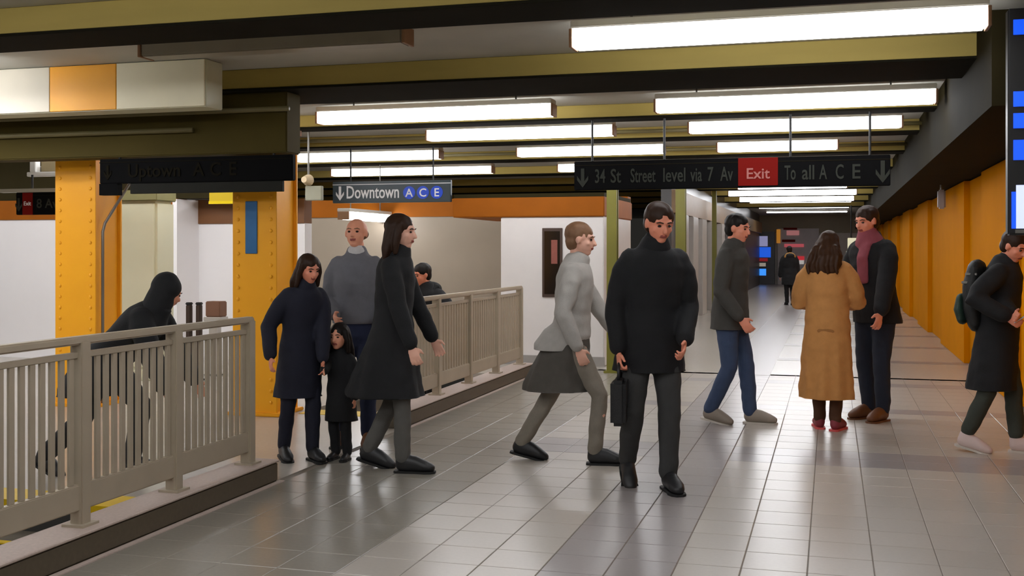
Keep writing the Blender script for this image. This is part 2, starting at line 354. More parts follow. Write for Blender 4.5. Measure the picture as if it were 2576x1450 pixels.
text('lettering', 'Downtown', .235, SIGNW, rt, (-wd / 2 + 36 * k, -.034, H_ * .22), sx=.70)
for i, ch in enumerate('ACE'):
    b = BM(); cx_ = -wd / 2 + (201 + 35 * i) * k
    bmesh.ops.create_cone(b, cap_ends=True, segments=28, radius1=.084, radius2=.084, depth=.006, matrix=Matrix.Translation((cx_, -.034, H_ * .44)) @ Matrix.Rotation(R(90), 4, 'X'))
    dsc = obj('route_disc', b, BLUE, rt)
    text('letter', ch, .15, SIGNW, dsc, (cx_, -.038, H_ * .44 - .052), align='CENTER')
rt, wd, H_ = sign('long black hanging sign with grey lettering and a red Exit block above the corridor', 1452, 2203, 11.2, 2.075, 2.375, SIGNB, hs=(.06, .3, .7, .94))
k = wd / 751
obj('arrow', arrow_down(BM(), -wd / 2 + 22 * k, H_ * .42, H_ * .66, -.036, -.03), SIGNG, rt)
for body, xp, wpx in (('34', 52, 26), ('St', 92, 26), ('Street', 142, 62), ('level', 222, 54), ('via', 290, 28), ('7', 330, 14), ('Av', 362, 30), ('To', 512, 26), ('all', 552, 28), ('A', 592, 18), ('C', 628, 18), ('E', 664, 18)):
    o = text('lettering', body, .2, SIGNG, rt, (-wd / 2 + xp * k, -.034, H_ * .25)); o.scale.x = wpx * k / max(.01, o.dimensions.x)
obj('arrow', arrow_down(BM(), wd / 2 - 17 * k, H_ * .45, H_ * .72, -.036, -.03), SIGNG, rt)
rp = obj('exit_block', bx(-wd / 2 + 404 * k, -wd / 2 + 497 * k, -.036, -.03, .02, H_ * .99), RED, rt)
text('lettering', 'Exit', .15, mat('pink print', (160, 92, 84), .5), rp, (-wd / 2 + 450 * k, -.04, H_ * .3), align='CENTER')
rt, wd, H_ = sign('black unlit hanging sign with barely readable lettering under the dark beam', 228, 755, 9.5, 2.03, 2.245, SIGNB, hang=2.27, hs=(.1, .9))
k = wd / 527
obj('arrow', arrow_down(BM(), -wd / 2 + 24 * k, H_ * .45, H_ * .6, -.036, -.03), SIGND, rt)
text('lettering', 'Uptown', .16, SIGND, rt, (-wd / 2 + 80 * k, -.034, H_ * .25))
for i, ch in enumerate('ACE'): text('lettering', ch, .16, SIGND, rt, (-wd / 2 + (278 + 46 * i) * k, -.034, H_ * .25), align='CENTER')
obj('lower_rail', bx(-wd / 2 + .3, wd / 2 - .1, -.02, .02, -.09, 0, bev=.004), mat('grey sign rail', (40, 40, 36), .7, spec=.1), rt)
obj('drop_box', bx(-wd / 2, -wd / 2 + 52 * k, -.035, .035, -.10, 0), SIGNB, rt)
rt, wd, H_ = sign('small dark hanging sign with a red Exit block at the far left edge', 36, 176, 11.9, 1.83, 2.07, SIGNB, hang=2.26, hs=(.3, .9))
k = wd / 140
rp = obj('exit_block', bx(-wd / 2 + 20 * k, -wd / 2 + 49 * k, -.036, -.03, .0, H_ * .98), RED, rt)
text('lettering', 'Exit', .06, SIGNW, rp, (-wd / 2 + 34.5 * k, -.039, H_ * .42), align='CENTER')
text('lettering', '8 Av', .14, SIGNG, rt, (-wd / 2 + 60 * k, -.034, H_ * .3))
obj('arrow', arrow_down(BM(), -wd / 2 + 9 * k, H_ * .45, H_ * .6, -.036, -.03), SIGNG, rt)
obj('light_strip', bx(-wd / 2 - .2, wd / 2, -.04, .02, H_, H_ + .04), mat('pale metal strip', (176, 176, 166), .4), rt)
X, Y = px(560, 12.9); t_, s_ = CT * X + ST * Y, -ST * X + CT * Y
rt = root('caution_sign', 'small plain yellow sign hung below the black sign, left of the blue-plated column', 'sign', t_, s_, 2.0)
obj('sign_panel', bx(-.17, .17, -.01, .01, 0, .16, bev=.003), YSIGN, rt); obj('lower_edge', bx(-.175, .175, -.014, .012, -.012, .02), mat('bright yellow', (222, 196, 0), .4), rt)
for sx in (-1, 1): obj('hanger', rod(BM(), (sx * .12, 0, .16), (sx * .12, 0, .94), .006, 6), BLACKM, rt)
# wall mounted bits at far left and between the signs
X, Y = px(90, 12.4); t_, s_ = CT * X + ST * Y, -ST * X + CT * Y
rt = root('emergency_lamp', 'white bracket lamp with a cream box above the small Exit sign', 'lamp', t_, s_, 2.27)
obj('upright', bx(-.05, .03, -.04, .04, .05, .22, bev=.006), mat('white enamel', (220, 220, 218), .4), rt)
obj('arm', bx(-.09, .37, -.04, .04, .0, .05, bev=.006), mat('white enamel', (0, 0, 0)), rt)
obj('cream_box', bx(.09, .37, -.03, .05, .05, .19, bev=.006), mat('cream box', (170, 156, 122), .5), rt)
obj('mount', bx(-.02, .3, .05, .27, .05, .12), GREYMETAL, rt)
X, Y = px(778, 13.0); t_, s_ = CT * X + ST * Y, -ST * X + CT * Y
rt = root('public_address_speaker', 'small cream speaker with a grey box between the black sign and the Downtown sign', 'speaker', t_, s_, 2.03)
b = BM(); bmesh.ops.create_cone(b, cap_ends=True, segments=16, radius1=.07, radius2=.035, depth=.12, matrix=Matrix.Translation((-.02, -.04, .24)) @ Matrix.Rotation(R(90), 4, 'X')); obj('horn', b, mat('cream horn', (206, 186, 150), .5), rt)
obj('bracket', rod(BM(), (-.02, .02, .24), (-.02, .02, .92), .012), GREYMETAL, rt); obj('junction_box', bx(-.04, .17, -.03, .03, .0, .17, bev=.006), mat('pale green box', (150, 150, 132), .5), rt)
# blue and white information screen at the right edge
X, Y = px(2655, 6.6); t_, s_ = CT * X + ST * Y, -ST * X + CT * Y
rt = root('information_screen', 'tall ceiling-hung information screen with blue bands and a white page at the right edge', 'screen', t_, s_, 1.54)
obj('casing', bx(-.26, .30, 0, .10, 0, 1.36, bev=.01), BLACKM, rt)
SB = glow('blue screen', (20, 80, 255), 1.0); SW = glow('white screen', (205, 215, 255), .9)
obj('white_page', bx(-.215, .28, -.006, -.001, .04, .30), SW, rt)
obj('blue_edge', bx(-.24, -.216, -.006, -.001, .04, .26), SB, rt)
for a, b_ in ((.45, .57), (.64, .73), (.77, .86), (1.20, 1.29)): obj('blue_band', bx(-.23, .28, -.006, -.001, a, b_), SB, rt)
obj('footer', bx(-.22, .28, -.006, -.001, .012, .034), GREYMETAL, rt)
obj('hanger', rod(BM(), (0, .05, 1.36), (0, .05, 1.409), .02), BLACKM, rt)
# camera on the right wall
X, Y = px(2389, 15.2); t_, s_ = CT * X + ST * Y, -ST * X + CT * Y
rt = root('security_camera', 'pale security camera on the soffit along the orange wall', 'camera', 1.45, 16.3, 2.02)
obj('body', bx(-.05, .05, -.05, .08, 0, .26, bev=.02), mat('pale camera shell', (150, 140, 138), .5), rt); obj('bracket', rod(BM(), (0, .03, .26), (0, .03, .331), .02), GREYMETAL, rt)
# posts and box near the left back wall, wall picture
for x, lab in ((476, 'left one of two short dark posts by the white back wall'), (501, 'right one of two short dark posts by the white back wall')):
    X, Y = px(x, 12.4); t_, s_ = CT * X + ST * Y, -ST * X + CT * Y
    rt = root('bollard', lab, 'post', t_, s_, group='short posts by the back wall')
    obj('shaft', bx(-.028, .028, -.028, .028, .02, .84, bev=.006), mat('brown black post', (58, 44, 34), .5), rt); obj('cap', bx(-.032, .032, -.032, .032, .84, .87, bev=.008), BLACKM, rt); obj('base', bx(-.045, .045, -.045, .045, 0, .02), BLACKM, rt)
X, Y = px(541, 12.9); t_, s_ = CT * X + ST * Y, -ST * X + CT * Y
rt = root('fare_box', 'small brown box on a pale stand by the white back wall', 'box', t_, s_)
obj('stand', bx(-.05, .05, -.05, .05, .02, .63), mat('pale stand', (190, 186, 180), .5), rt); obj('shelf', bx(-.1, .12, -.09, .09, .63, .68, bev=.006), mat('pale stand', (0, 0, 0)), rt)
obj('box', bx(-.08, .11, -.08, .08, .68, .86, bev=.01), mat('brown box', (128, 92, 74), .5), rt); obj('base', bx(-.09, .09, -.09, .09, 0, .02), GREYMETAL, rt)
X, Y = px(573, 13.55)
rt = root('wall_picture', 'flat picture of a figure in white top and black trousers on the back wall', 'picture', -7.36, 13.078)
DK = mat('picture black', (36, 32, 22), .6); kx = 13.6 / F_PX
def pp(pts): return [((x - 573) * kx, pz(y, 14.6)) for x, y in pts]
def cut(name, pts, m, y0=-.012):
    obj(name, poly(BM(), pp(pts), y0, 0), m, rt)
cut('figure_top', [(559, 695), (588, 688), (594, 700), (594, 722), (586, 735), (562, 735), (557, 718)], SIGNW)
cut('figure_head', [(558, 676), (565, 672), (577, 673), (580, 682), (578, 690), (566, 689), (562, 706), (556, 706), (555, 690)], DK, -.014)
cut('figure_arm', [(552, 646), (560, 646), (561, 690), (555, 690)], mat('picture brown', (150, 96, 44), .6), -.013)
cut('figure_sleeve', [(590, 690), (598, 696), (600, 724), (594, 736), (586, 734), (594, 718)], mat('picture olive', (104, 88, 34), .6), -.014)
cut('figure_trousers', [(557, 735), (597, 730), (597, 788), (585, 790), (581, 766), (577, 788), (561, 790), (556, 755)], DK, -.013)
# ------------------------------------------------------------------ lit shops at the end of the corridor
def at_end(x0, x1, y0, y1, yy, name, m, parent, th=.02):
    # picture box on the end wall plane -> box in the parent's frame
    d = 47.0; a = (x0 - CX) / F_PX * d; b = (x1 - CX) / F_PX * d
    ta, tb = [CT * q + ST * d for q in (a, b)]
    obj(name, bx(ta - parent['t'], tb - parent['t'], yy - th, yy, pz(y1, d), pz(y0, d)), m, parent)
def end_root(name, label, cat, x, s):
    d = 47.0; X = (x - CX) / F_PX * d; t = CT * X + ST * d
    o = root(name, label, cat, t, s); o['t'] = t; return o
rt = end_root('vending_machine', 'blue lit vending machine front at the far end of the corridor', 'machine', 1917, 48.7)
at_end(1886, 1948, 583, 716, .2, 'cabinet', mat('dark machine', (46, 44, 50), .4), rt, .4)
B1 = glow('cyan panel', (60, 150, 255), .9); B2 = glow('blue panel', (20, 90, 220), .8); B3 = glow('violet white panel', (170, 170, 215), .45)
for q in ((1889, 1896, 622, 658, B1), (1904, 1938, 622, 648, B2), (1890, 1930, 594, 620, B3), (1905, 1926, 677, 694, B1), (1896, 1925, 662, 671, glow('pale panel', (190, 180, 165), .4)), (1897, 1930, 650, 658, glow('red panel', (150, 20, 30), .5))):
    at_end(*q[:4], -.201, 'lit_panel', q[4], rt, .02)
rt = end_root('shop_front', 'shop front with red and white signs at the far end of the corridor', 'shop', 2000, 48.75)
at_end(1955, 2060, 575, 718, .2, 'front', mat('shop wall', (190, 182, 182), .5), rt, .2)
for q in ((1970, 2005, 573, 578, RED), (1978, 2010, 580, 592, glow('pink sign', (205, 130, 130), .35)), (1966, 2000, 603, 609, RED), (1972, 2022, 614, 622, glow('red sign', (214, 90, 100), .4)), (1995, 2023, 645, 655, glow('red sign b', (214, 40, 52), .5)), (1996, 2022, 655, 665, glow('white sign', (220, 215, 210), .4)), (1952, 1962, 577, 612, glow('orange sign', (214, 140, 30), .4))):
    at_end(*q[:4], -.01, 'shop_sign', q[4], rt, .03)
rt = root('lit_notice', 'small cream lit notice hung in the far corridor between the coated woman and the man', 'sign', .55, 34.0, 1.45)
obj('panel', bx(-.10, .16, -.02, .02, .0, .36, bev=.01), glow('cream notice', (226, 222, 190), .6), rt); obj('lower_panel', bx(-.14, .12, -.02, .02, -.2, -.02, bev=.01), glow('cream notice b', (216, 220, 210), .6), rt); obj('hanger', rod(BM(), (0, 0, .36), (0, 0, 1.31), .02), BLACKM, rt)
# ------------------------------------------------------------------ people: bodies grown from limbs, clothes over them
def tube(V, Fc, pts, rads, ref, n=14):                 # closed tube of elliptical rings; ref ~ the direction of the first radius
    pts = [Vector(p) for p in pts]; rads = [(r, r) if not isinstance(r, tuple) else r for r in rads]
    d0 = (pts[1] - pts[0]).normalized(); d1 = (pts[-1] - pts[-2]).normalized()
    P = [pts[0] - d0 * min(rads[0]) * .6] + pts + [pts[-1] + d1 * min(rads[-1]) * .6]
    Q = [(rads[0][0] * .72, rads[0][1] * .72)] + rads + [(rads[-1][0] * .72, rads[-1][1] * .72)]
    base = len(V)
    for i, p in enumerate(P):
        d = (P[min(i + 1, len(P) - 1)] - P[max(i - 1, 0)]).normalized()
        a = (ref - d * ref.dot(d)).normalized(); b = d.cross(a)
        for k in range(n):
            an = 2 * math.pi * k / n; V.append(p + a * math.cos(an) * Q[i][0] + b * math.sin(an) * Q[i][1])
    m = len(P)
    for i in range(m - 1):
        for k in range(n):
            x = base + i * n; Fc.append((x + k, x + (k + 1) % n, x + n + (k + 1) % n, x + n + k))
    V.append(P[0] - d0 * min(rads[0]) * .35); s = len(V) - 1
    for k in range(n): Fc.append((base + (k + 1) % n, base + k, s))
    V.append(P[-1] + d1 * min(rads[-1]) * .35); s = len(V) - 1; e = base + (m - 1) * n
    for k in range(n): Fc.append((e + k, e + (k + 1) % n, s))
def ball(V, Fc, c, ax, n=14, m=9):                     # ellipsoid with three scaled axes
    c = Vector(c); base = len(V); V.append(c + ax[2])
    for i in range(1, m):
        th = math.pi * i / m
        for k in range(n):
            ph = 2 * math.pi * k / n
            V.append(c + ax[0] * (math.sin(th) * math.cos(ph)) + ax[1] * (math.sin(th) * math.sin(ph)) + ax[2] * math.cos(th))
    V.append(c - ax[2]); e = len(V) - 1
    for k in range(n): Fc.append((base, base + 1 + k, base + 1 + (k + 1) % n)); Fc.append((e, e - n + (k + 1) % n, e - n + k))
    for i in range(m - 2):
        for k in range(n):
            x = base + 1 + i * n; Fc.append((x + k, x + n + k, x + n + (k + 1) % n, x + (k + 1) % n))
def grow(name, V, Fc, voxel, m, parent, it=4, post=None):   # union of the pieces as one smooth continuous surface
    me = bpy.data.meshes.new(name); me.from_pydata([tuple(v) for v in V], [], Fc); me.update()
    bm_ = BM(); bm_.from_mesh(me); bmesh.ops.recalc_face_normals(bm_, faces=bm_.faces[:]); bm_.to_mesh(me); bm_.free()
    o = bpy.data.objects.new(name, me); C.objects.link(o)
    md = o.modifiers.new('r', 'REMESH'); md.mode = 'VOXEL'; md.voxel_size = voxel
    bpy.context.view_layer.update()
    me2 = bpy.data.meshes.new_from_object(o.evaluated_get(bpy.context.evaluated_depsgraph_get()))
    bpy.data.objects.remove(o); bpy.data.meshes.remove(me)
    n = len(me2.vertices); co = np.empty(n * 3); me2.vertices.foreach_get('co', co); co = co.reshape(-1, 3)
    ed = np.empty(len(me2.edges) * 2, dtype=np.int64); me2.edges.foreach_get('vertices', ed); ed = ed.reshape(-1, 2)
    cnt = np.maximum(np.bincount(ed.ravel(), minlength=n), 1)[:, None]
    def lap(c):
        s = np.zeros_like(c)
        for k in range(3): s[:, k] = np.bincount(ed[:, 0], c[ed[:, 1], k], n) + np.bincount(ed[:, 1], c[ed[:, 0], k], n)
        return s / cnt - c
    for _ in range(it): co = co + .55 * lap(co); co = co - .57 * lap(co)
    co = co + .4 * lap(co)
    if post: co = post(co)
    me2.vertices.foreach_set('co', co.ravel()); me2.update(); me2.name = name
    me2.materials.clear(); me2.materials.append(m)
    me2.polygons.foreach_set('use_smooth', [True] * len(me2.polygons))
    return link(name, me2, parent)
def ik(a, c, l1, l2, hint):
    v = c - a; d = min(v.length, (l1 + l2) * .999); u = v.normalized(); c = a + u * d
    x = (l1 * l1 - l2 * l2 + d * d) / (2 * d); h = math.sqrt(max(l1 * l1 - x * x, 1e-6))
    p = (hint - u * hint.dot(u)).normalized()
    return a + u * x + p * h, c
SKIN = {'warm': mat('warm skin', (238, 164, 132), .5, .06, 20, bump=.05, bscale=120), 'ruddy': mat('ruddy skin', (238, 152, 122), .5, .07, 20, bump=.05, bscale=120), 'pale': mat('pale skin', (238, 182, 158), .5, .05, 20)}
LIP = mat('lips', (150, 72, 64), .45, .05); EYEW = mat('eye', (40, 30, 26), .2, .05)
def cloth(name, c, rough=.85): return mat(name, c, rough, .14, 22, bump=.25, bscale=160)
def wrinkle(amp, fx=9., fz=15., seed=0.0):
    def f(co):
        out = co.copy()
        for i in range(len(co)):
            x, y, z = co[i]
            n = noise.noise_vector((x * fx + seed, y * fx, z * fz)); out[i] += np.array((n[0], n[1], n[2] * .3)) * amp
        return out
    return f
def person(label, x, d, yaw, H, feet, hands, skin='warm', lean=0., head=(0, 0), hair=None, wear=(), shoes=None, sex='m', vox=.008, headk=1.0, dz=0.0, fist=(.5, .5), drop=0.0, tuck=0.0):
    X, Y = px(x, d)
    rt = bpy.data.objects.new('person', None); C.objects.link(rt); rt.empty_display_size = .1
    rt.location = (X, Y, dz); ya = R(yaw); rt.rotation_euler = (0, 0, ya)
    tag(rt, label, 'person')
    inv = Matrix.Rotation(-ya, 3, 'Z')
    Lf, Fw, Up = Vector((1, 0, 0)), Vector((0, -1, 0)), Vector((0, 0, 1))
    wk = .9 if sex == 'f' else 1.0
    th, sh = .245 * H, .235 * H
    # ---- legs: ball of the foot on the ground, heel pitched
    ank, foot = [], []
    for (l, f, pitch, toe) in feet:
        fd = (Fw * math.cos(R(toe)) + Lf * math.sin(R(toe)))
        p = R(pitch); back = -fd * math.cos(p) + Up * math.sin(p); upv = Up * math.cos(p) + fd * math.sin(p)
        b0 = Lf * l + Fw * f
        ank.append(b0 + back * .078 * H + upv * .045 * H); foot.append((b0, back, upv, fd))
    mid = (ank[0] + ank[1]) / 2
    hipz = 9
    for i, sgn in enumerate((1, -1)):
        dl = Vector((ank[i].x - sgn * .05 * H * wk, ank[i].y - mid.y * .6, 0)).length
        hipz = min(hipz, ank[i].z + math.sqrt(max((th + sh) ** 2 * .992 - dl * dl, .01)))
    hipz -= drop
    p0 = Vector((0, mid.y * .6, hipz)); hips = [p0 + Lf * (s * .05 * H * wk) for s in (1, -1)]
    knee = []
    for i in range(2):
        k, a = ik(hips[i], ank[i], th, sh, foot[i][3] + Lf * (.08 * (1 - 2 * i))); knee.append(k); ank[i] = a
    # ---- spine, shoulders, neck, head
    ln = R(lean); sp = Up * math.cos(ln) + Fw * math.sin(ln); sf = Fw * math.cos(ln) - Up * math.sin(ln)
    def S(z, f=0., l=0.): return p0 + sp * (z * H) + sf * (f * H) + Lf * (l * H)
    shd = [S(.284, -.005, s * .098 * wk) for s in (1, -1)]
    hy, hp = R(head[0]), R(head[1] + lean * .45)
    hf = (Fw * math.cos(hy) + Lf * math.sin(hy)); hl = Up.cross(-hf) * -1; hl = hf.cross(Up) * -1
    hu = Up * math.cos(hp) + hf * math.sin(hp); hf = hf * math.cos(hp) - Up * math.sin(hp); hl = hu.cross(hf) * 1.0
    if hl.dot(Lf) < 0 and abs(head[0]) < 90: hl = -hl
    h = .132 * H * headk
    neck0 = S(.318, .0); hc = neck0 + (sp * .5 + hu * .5).normalized() * (.028 * H) + hu * (.52 * h) + hf * (.10 * h)
    # ---- arms
    wr, elb = [], []
    for i, hd in enumerate(hands):
        if len(hd) == 3 and hd[0] == 'px': pass
        if isinstance(hd[0], str):                     # a picture point and depth
            wx, wy = px(hd[1], hd[3]); tg = inv @ (Vector((wx, wy, pz(hd[2], hd[3]))) - rt.location)
        else: tg = Lf * hd[0] + Fw * hd[1] + Up * hd[2]
        e, wv = ik(shd[i], tg, .172 * H, .150 * H, -Fw * 1.0 + Lf * ((1 - 2 * i) * .55) - Up * .2); elb.append(e); wr.append(wv)
    # ---- body, one surface
    V, Fc = [], []
    tube(V, Fc, [S(-.02), S(.03), S(.11), S(.20), S(.26), S(.300), S(.322)], [(.075 * H * wk, .058 * H), (.090 * H * wk, .062 * H), (.076 * H * wk, .052 * H), (.090 * H * wk, .060 * H), (.098 * H * wk, .058 * H), (.070 * H * wk, .045 * H), (.036 * H, .036 * H)], Lf)
    tube(V, Fc, [S(.30), neck0, hc - hu * (.30 * h) - hf * (.12 * h)], [.038 * H, .031 * H * (1 if sex == 'm' else .88), .030 * H * (1 if sex == 'm' else .88)], Lf)
    for i in range(2):
        s = 1 - 2 * i
        tube(V, Fc, [hips[i] + Up * .01 * H, hips[i].lerp(knee[i], .5), knee[i], knee[i].lerp(ank[i], .3), ank[i]], [.052 * H, .042 * H, .029 * H, .032 * H, .020 * H], Lf)
        b0, back, upv, fd = foot[i]
        tube(V, Fc, [ank[i] - upv * .012 * H, b0 + upv * .022 * H, b0 - back * .008 * H + upv * .018 * H], [.020 * H, .020 * H, .012 * H], Lf)
        tube(V, Fc, [shd[i] - Lf * (s * .012 * H), shd[i].lerp(elb[i], .35), elb[i], elb[i].lerp(wr[i], .3), wr[i]], [.029 * H, .027 * H, .022 * H, .022 * H, (.016 * H, .013 * H)], Fw)
        # hand: palm, four fingers, thumb
        a = (wr[i] - elb[i]).normalized(); nrm = (-Lf * s); nrm = (nrm - a * nrm.dot(a))
        nrm = nrm.normalized() if nrm.length > .2 else (Up - a * Up.dot(a)).normalized()
        wv = a.cross(nrm); wv = wv if wv.dot(Fw + Up * .3) > 0 else -wv
        k = H / 1.75 * (.92 if sex == 'f' else 1); c_ = fist[i]
        tube(V, Fc, [wr[i], wr[i] + a * .035 * k, wr[i] + a * .085 * k], [(.022 * k, .015 * k), (.036 * k, .015 * k), (.041 * k, .013 * k)], wv)
        for q, (off, fl) in enumerate(((.031, .072), (.0105, .080), (-.0105, .074), (-.031, .058))):
            p = wr[i] + a * .088 * k + wv * off * k; pts = [p - a * .015 * k]; dr = a + wv * off * 4.0; dr.normalize()
            for seg, fr in enumerate((.45, .32, .23)):
                an = c_ * (.45 + .35 * seg); dd = dr * math.cos(an * (seg + 1) * .8) + nrm * math.sin(an * (seg + 1) * .8)
                pts.append(p.copy()); p = p + dd * fl * fr * k
            pts.append(p); tube(V, Fc, pts, [.0098 * k, .0098 * k, .009 * k, .0085 * k, .0075 * k], wv, 8)
        p = wr[i] + a * .030 * k + wv * .028 * k
        tube(V, Fc, [p - wv * .012 * k, p + (a * .6 + wv * .75 + nrm * .2).normalized() * .030 * k, p + (a * .6 + wv * .75 + nrm * .2).normalized() * .030 * k + (a * .85 + wv * .3 + nrm * .4).normalized() * .036 * k], [.014 * k, .012 * k, .009 * k], nrm, 8)
    HV = lambda l, f, u: hc + hl * (l * h) + hf * (f * h) + hu * (u * h)
    E = lambda a, b, c: (hl * (a * h), hf * (b * h), hu * (c * h))
    ball(V, Fc, HV(0, -.07, .13), E(.345, .43, .37)); ball(V, Fc, HV(0, .08, -.10), E(.285, .32, .35)); ball(V, Fc, HV(0, .19, -.36), E(.15, .15, .11))
    ball(V, Fc, HV(0, .30, .12), E(.24, .09, .055)); ball(V, Fc, HV(0, .355, -.235), E(.105, .06, .05))
    tube(V, Fc, [HV(0, .35, .08), HV(0, .43, -.04), HV(0, .455, -.11)], [(.035 * h, .035 * h), (.05 * h, .045 * h), (.075 * h, .05 * h)], hl, 10)
    for s in (1, -1): ball(V, Fc, HV(s * .345, -.02, .0), E(.045, .09, .14)); ball(V, Fc, HV(s * .17, .24, -.09), E(.10, .09, .09))
    body = grow('body', V, Fc, vox, SKIN[skin], rt, 3)
    body.data.materials.append(LIP)
    n = len(body.data.polygons); cc = np.empty(n * 3); body.data.polygons.foreach_get('center', cc); cc = cc.reshape(-1, 3) - np.array(hc)
    l_, f_, u_ = cc @ np.array(hl) / h, cc @ np.array(hf) / h, cc @ np.array(hu) / h
    mi = ((np.abs(l_) < .095) & (np.abs(u_ + .235) < .035) & (f_ > .33)).astype(np.int32); body.data.polygons.foreach_set('material_index', mi)
    for s in (1, -1):
        V, Fc = [], []; ball(V, Fc, HV(s * .135, .335, .035), E(.055, .035, .034), 10, 6)
        e = bpy.data.meshes.new('eye'); e.from_pydata([tuple(v) for v in V], [], Fc); e.materials.append(EYEW); link('eye', e, rt)
    # ---- hair
    if hair:
        style, hm = hair; V, Fc = [], []
        if style != 'bald':
            ball(V, Fc, HV(0, -.11, .19), E(.385, .455, .385)); ball(V, Fc, HV(0, -.22, -.05), E(.345, .29, .32))
        if style == 'bald': ball(V, Fc, HV(0, -.20, .0), E(.365, .33, .22))
        if style == 'loose':
            tube(V, Fc, [HV(0, -.16, .20), HV(0, -.30, -.15), HV(0, -.46, -.5), HV(0, -.56, -.92), HV(0, -.56, -1.2)], [(.40 * h, .33 * h), (.50 * h, .32 * h), (.64 * h, .26 * h), (.68 * h, .18 * h), (.52 * h, .10 * h)], hl)
            for q in (-.45, -.15, .15, .45): tube(V, Fc, [HV(q * .8, -.55, -.2), HV(q * 1.1, -.66, -.6), HV(q * 1.2 + .06, -.70, -1.0), HV(q * 1.2, -.66, -1.28)], [.10 * h, .12 * h, .10 * h, .05 * h], hf, 8)
        if style in ('long', 'longer'):
            e = .95 if style == 'long' else 1.35
            tube(V, Fc, [HV(0, -.16, .20), HV(0, -.24, -.15), HV(0, -.27, -.5), HV(0, -.30, -e)], [(.40 * h, .33 * h), (.46 * h, .30 * h), (.56 * h, .24 * h), (.50 * h, .13 * h)], hl)
            for s in (1, -1): tube(V, Fc, [HV(s * .33, .05, .25), HV(s * .40, .04, -.1), HV(s * .42, .02, -.6)], [.09 * h, .11 * h, .08 * h], hf)
        grow('hair', V, Fc, max(vox, .008), hm, rt, 2, wrinkle(.006, 30, 14))
        V, Fc = [], []
        for s in (1, -1): tube(V, Fc, [HV(s * .06, .385, .125), HV(s * .15, .375, .145), HV(s * .22, .33, .12)], [.014 * h, .018 * h, .012 * h], hf, 6)
        e = bpy.data.meshes.new('eyebrow'); e.from_pydata([tuple(v) for v in V], [], Fc); e.materials.append(hm); link('eyebrow', e, rt)
    # ---- clothes
    for g in wear:
        kind, m = g['kind'], g['mat']; V, Fc = [], []; tk = g.get('thick', .012); post = wrinkle(g.get('wr', .007), seed=X * 3)
        if kind == 'trousers':
            tube(V, Fc, [S(-.035), S(.02), S(.07)], [(.082 * H * wk, .066 * H), (.094 * H * wk, .070 * H), (.086 * H * wk, .062 * H)], Lf)
            w0 = g.get('w', 1.0)
            for i in range(2):
                tube(V, Fc, [hips[i], hips[i].lerp(knee[i], .5), knee[i], knee[i].lerp(ank[i], .45), ank[i].lerp(knee[i], g.get('crop', .04))], [.060 * H * w0, .051 * H * w0, .040 * H * w0, .038 * H * w0, .034 * H * w0], Lf)
        elif kind in ('coat', 'skirt'):
            hem = g['hem']; fl = g.get('flare', 1.0); fd_ = g.get('depth', 1.0); dx = g.get('drift', 0.)
            pts, rd = [], []
            if kind == 'coat':
                for z, a, b in ((.325, .046, .046), (.303, .080, .056), (.268, .104, .066), (.20, .100, .070), (.115, .090, .064), (.035, .100, .074)):
                    pts.append(S(z)); rd.append((a * H * wk + tk, b * H + tk))
            else: pts.append(S(.10)); rd.append((.082 * H * wk + tk * .6, .060 * H + tk * .6)); pts.append(S(.035)); rd.append((.096 * H * wk + tk, .07 * H + tk))
            nz_ = 5
            for q in range(1, nz_ + 1):
                zz = p0.z + .03 * H + (hem - p0.z - .03 * H) * q / nz_; k = q / nz_
                c0 = S(.035); pts.append(Vector((c0.x + (p0.x - c0.x) * k, c0.y + (mid.y * 1.0 - c0.y) * k - dx * k, zz)))
                rd.append(((.100 * H * wk + tk) * (1 + (fl - 1) * k), (.074 * H + tk) * (1 + (fd_ - 1) * k)))
            pts.append(pts[-1] - Up * .07); rd.append(rd[-1]); tube(V, Fc, pts, rd, Lf, 24); pts.pop()
            if kind == 'coat':
                for i in range(2):
                    s = 1 - 2 * i; cuff = wr[i].lerp(elb[i], g.get('cuff', .05))
                    tube(V, Fc, [shd[i] - Lf * (s * .02 * H), shd[i].lerp(elb[i], .3), shd[i].lerp(elb[i], .8), elb[i], elb[i].lerp(cuff, .5), cuff], [.032 * H + tk, .032 * H + tk, .029 * H + tk, .028 * H + tk, .025 * H + tk, .020 * H + tk], Fw)
            wr_ = post
            def post(co, wr_=wr_, hem=hem, ctr=pts[-1].copy(), lim=rd[-1][0] * 1.6 + .05, rr=max(rd[-1]) * 1.7):
                low = (co[:, 2] < hem) & (np.hypot(co[:, 0] - ctr.x, co[:, 1] - ctr.y) < rr); co = wr_(co)
                co[low, 2] = hem + np.clip(co[low, 2] - hem, -.008, .0); return co
            fold = g.get('fold', 0.); wpost = post; ctr = pts[-1]; top = p0.z
            if fold:
                def post(co, fold=fold, wpost=wpost, ctr=ctr, top=top, hem=hem):
                    co = wpost(co); k = np.clip((top + .05 - co[:, 2]) / max(.05, top - hem), 0, 1); ang = np.arctan2(co[:, 1] - ctr.y, co[:, 0] - ctr.x)
                    wv_ = 1 + fold * k * (np.sin(ang * 9 + 1.0) * .6 + np.sin(ang * 5 + .4) * .5)
                    co[:, 0] = ctr.x + (co[:, 0] - ctr.x) * wv_; co[:, 1] = ctr.y + (co[:, 1] - ctr.y) * wv_; return co
        elif kind == 'collar':
            hh = g.get('h', .03); rr = g.get('r', 1.0)
            tube(V, Fc, [S(.296, .004), S(.318, .004), S(.318 + hh, .012)], [(.066 * H * rr, .058 * H * rr), (.052 * H * rr, .050 * H * rr), (.045 * H * rr, .045 * H * rr)], Lf); post = None
        elif kind == 'hood':
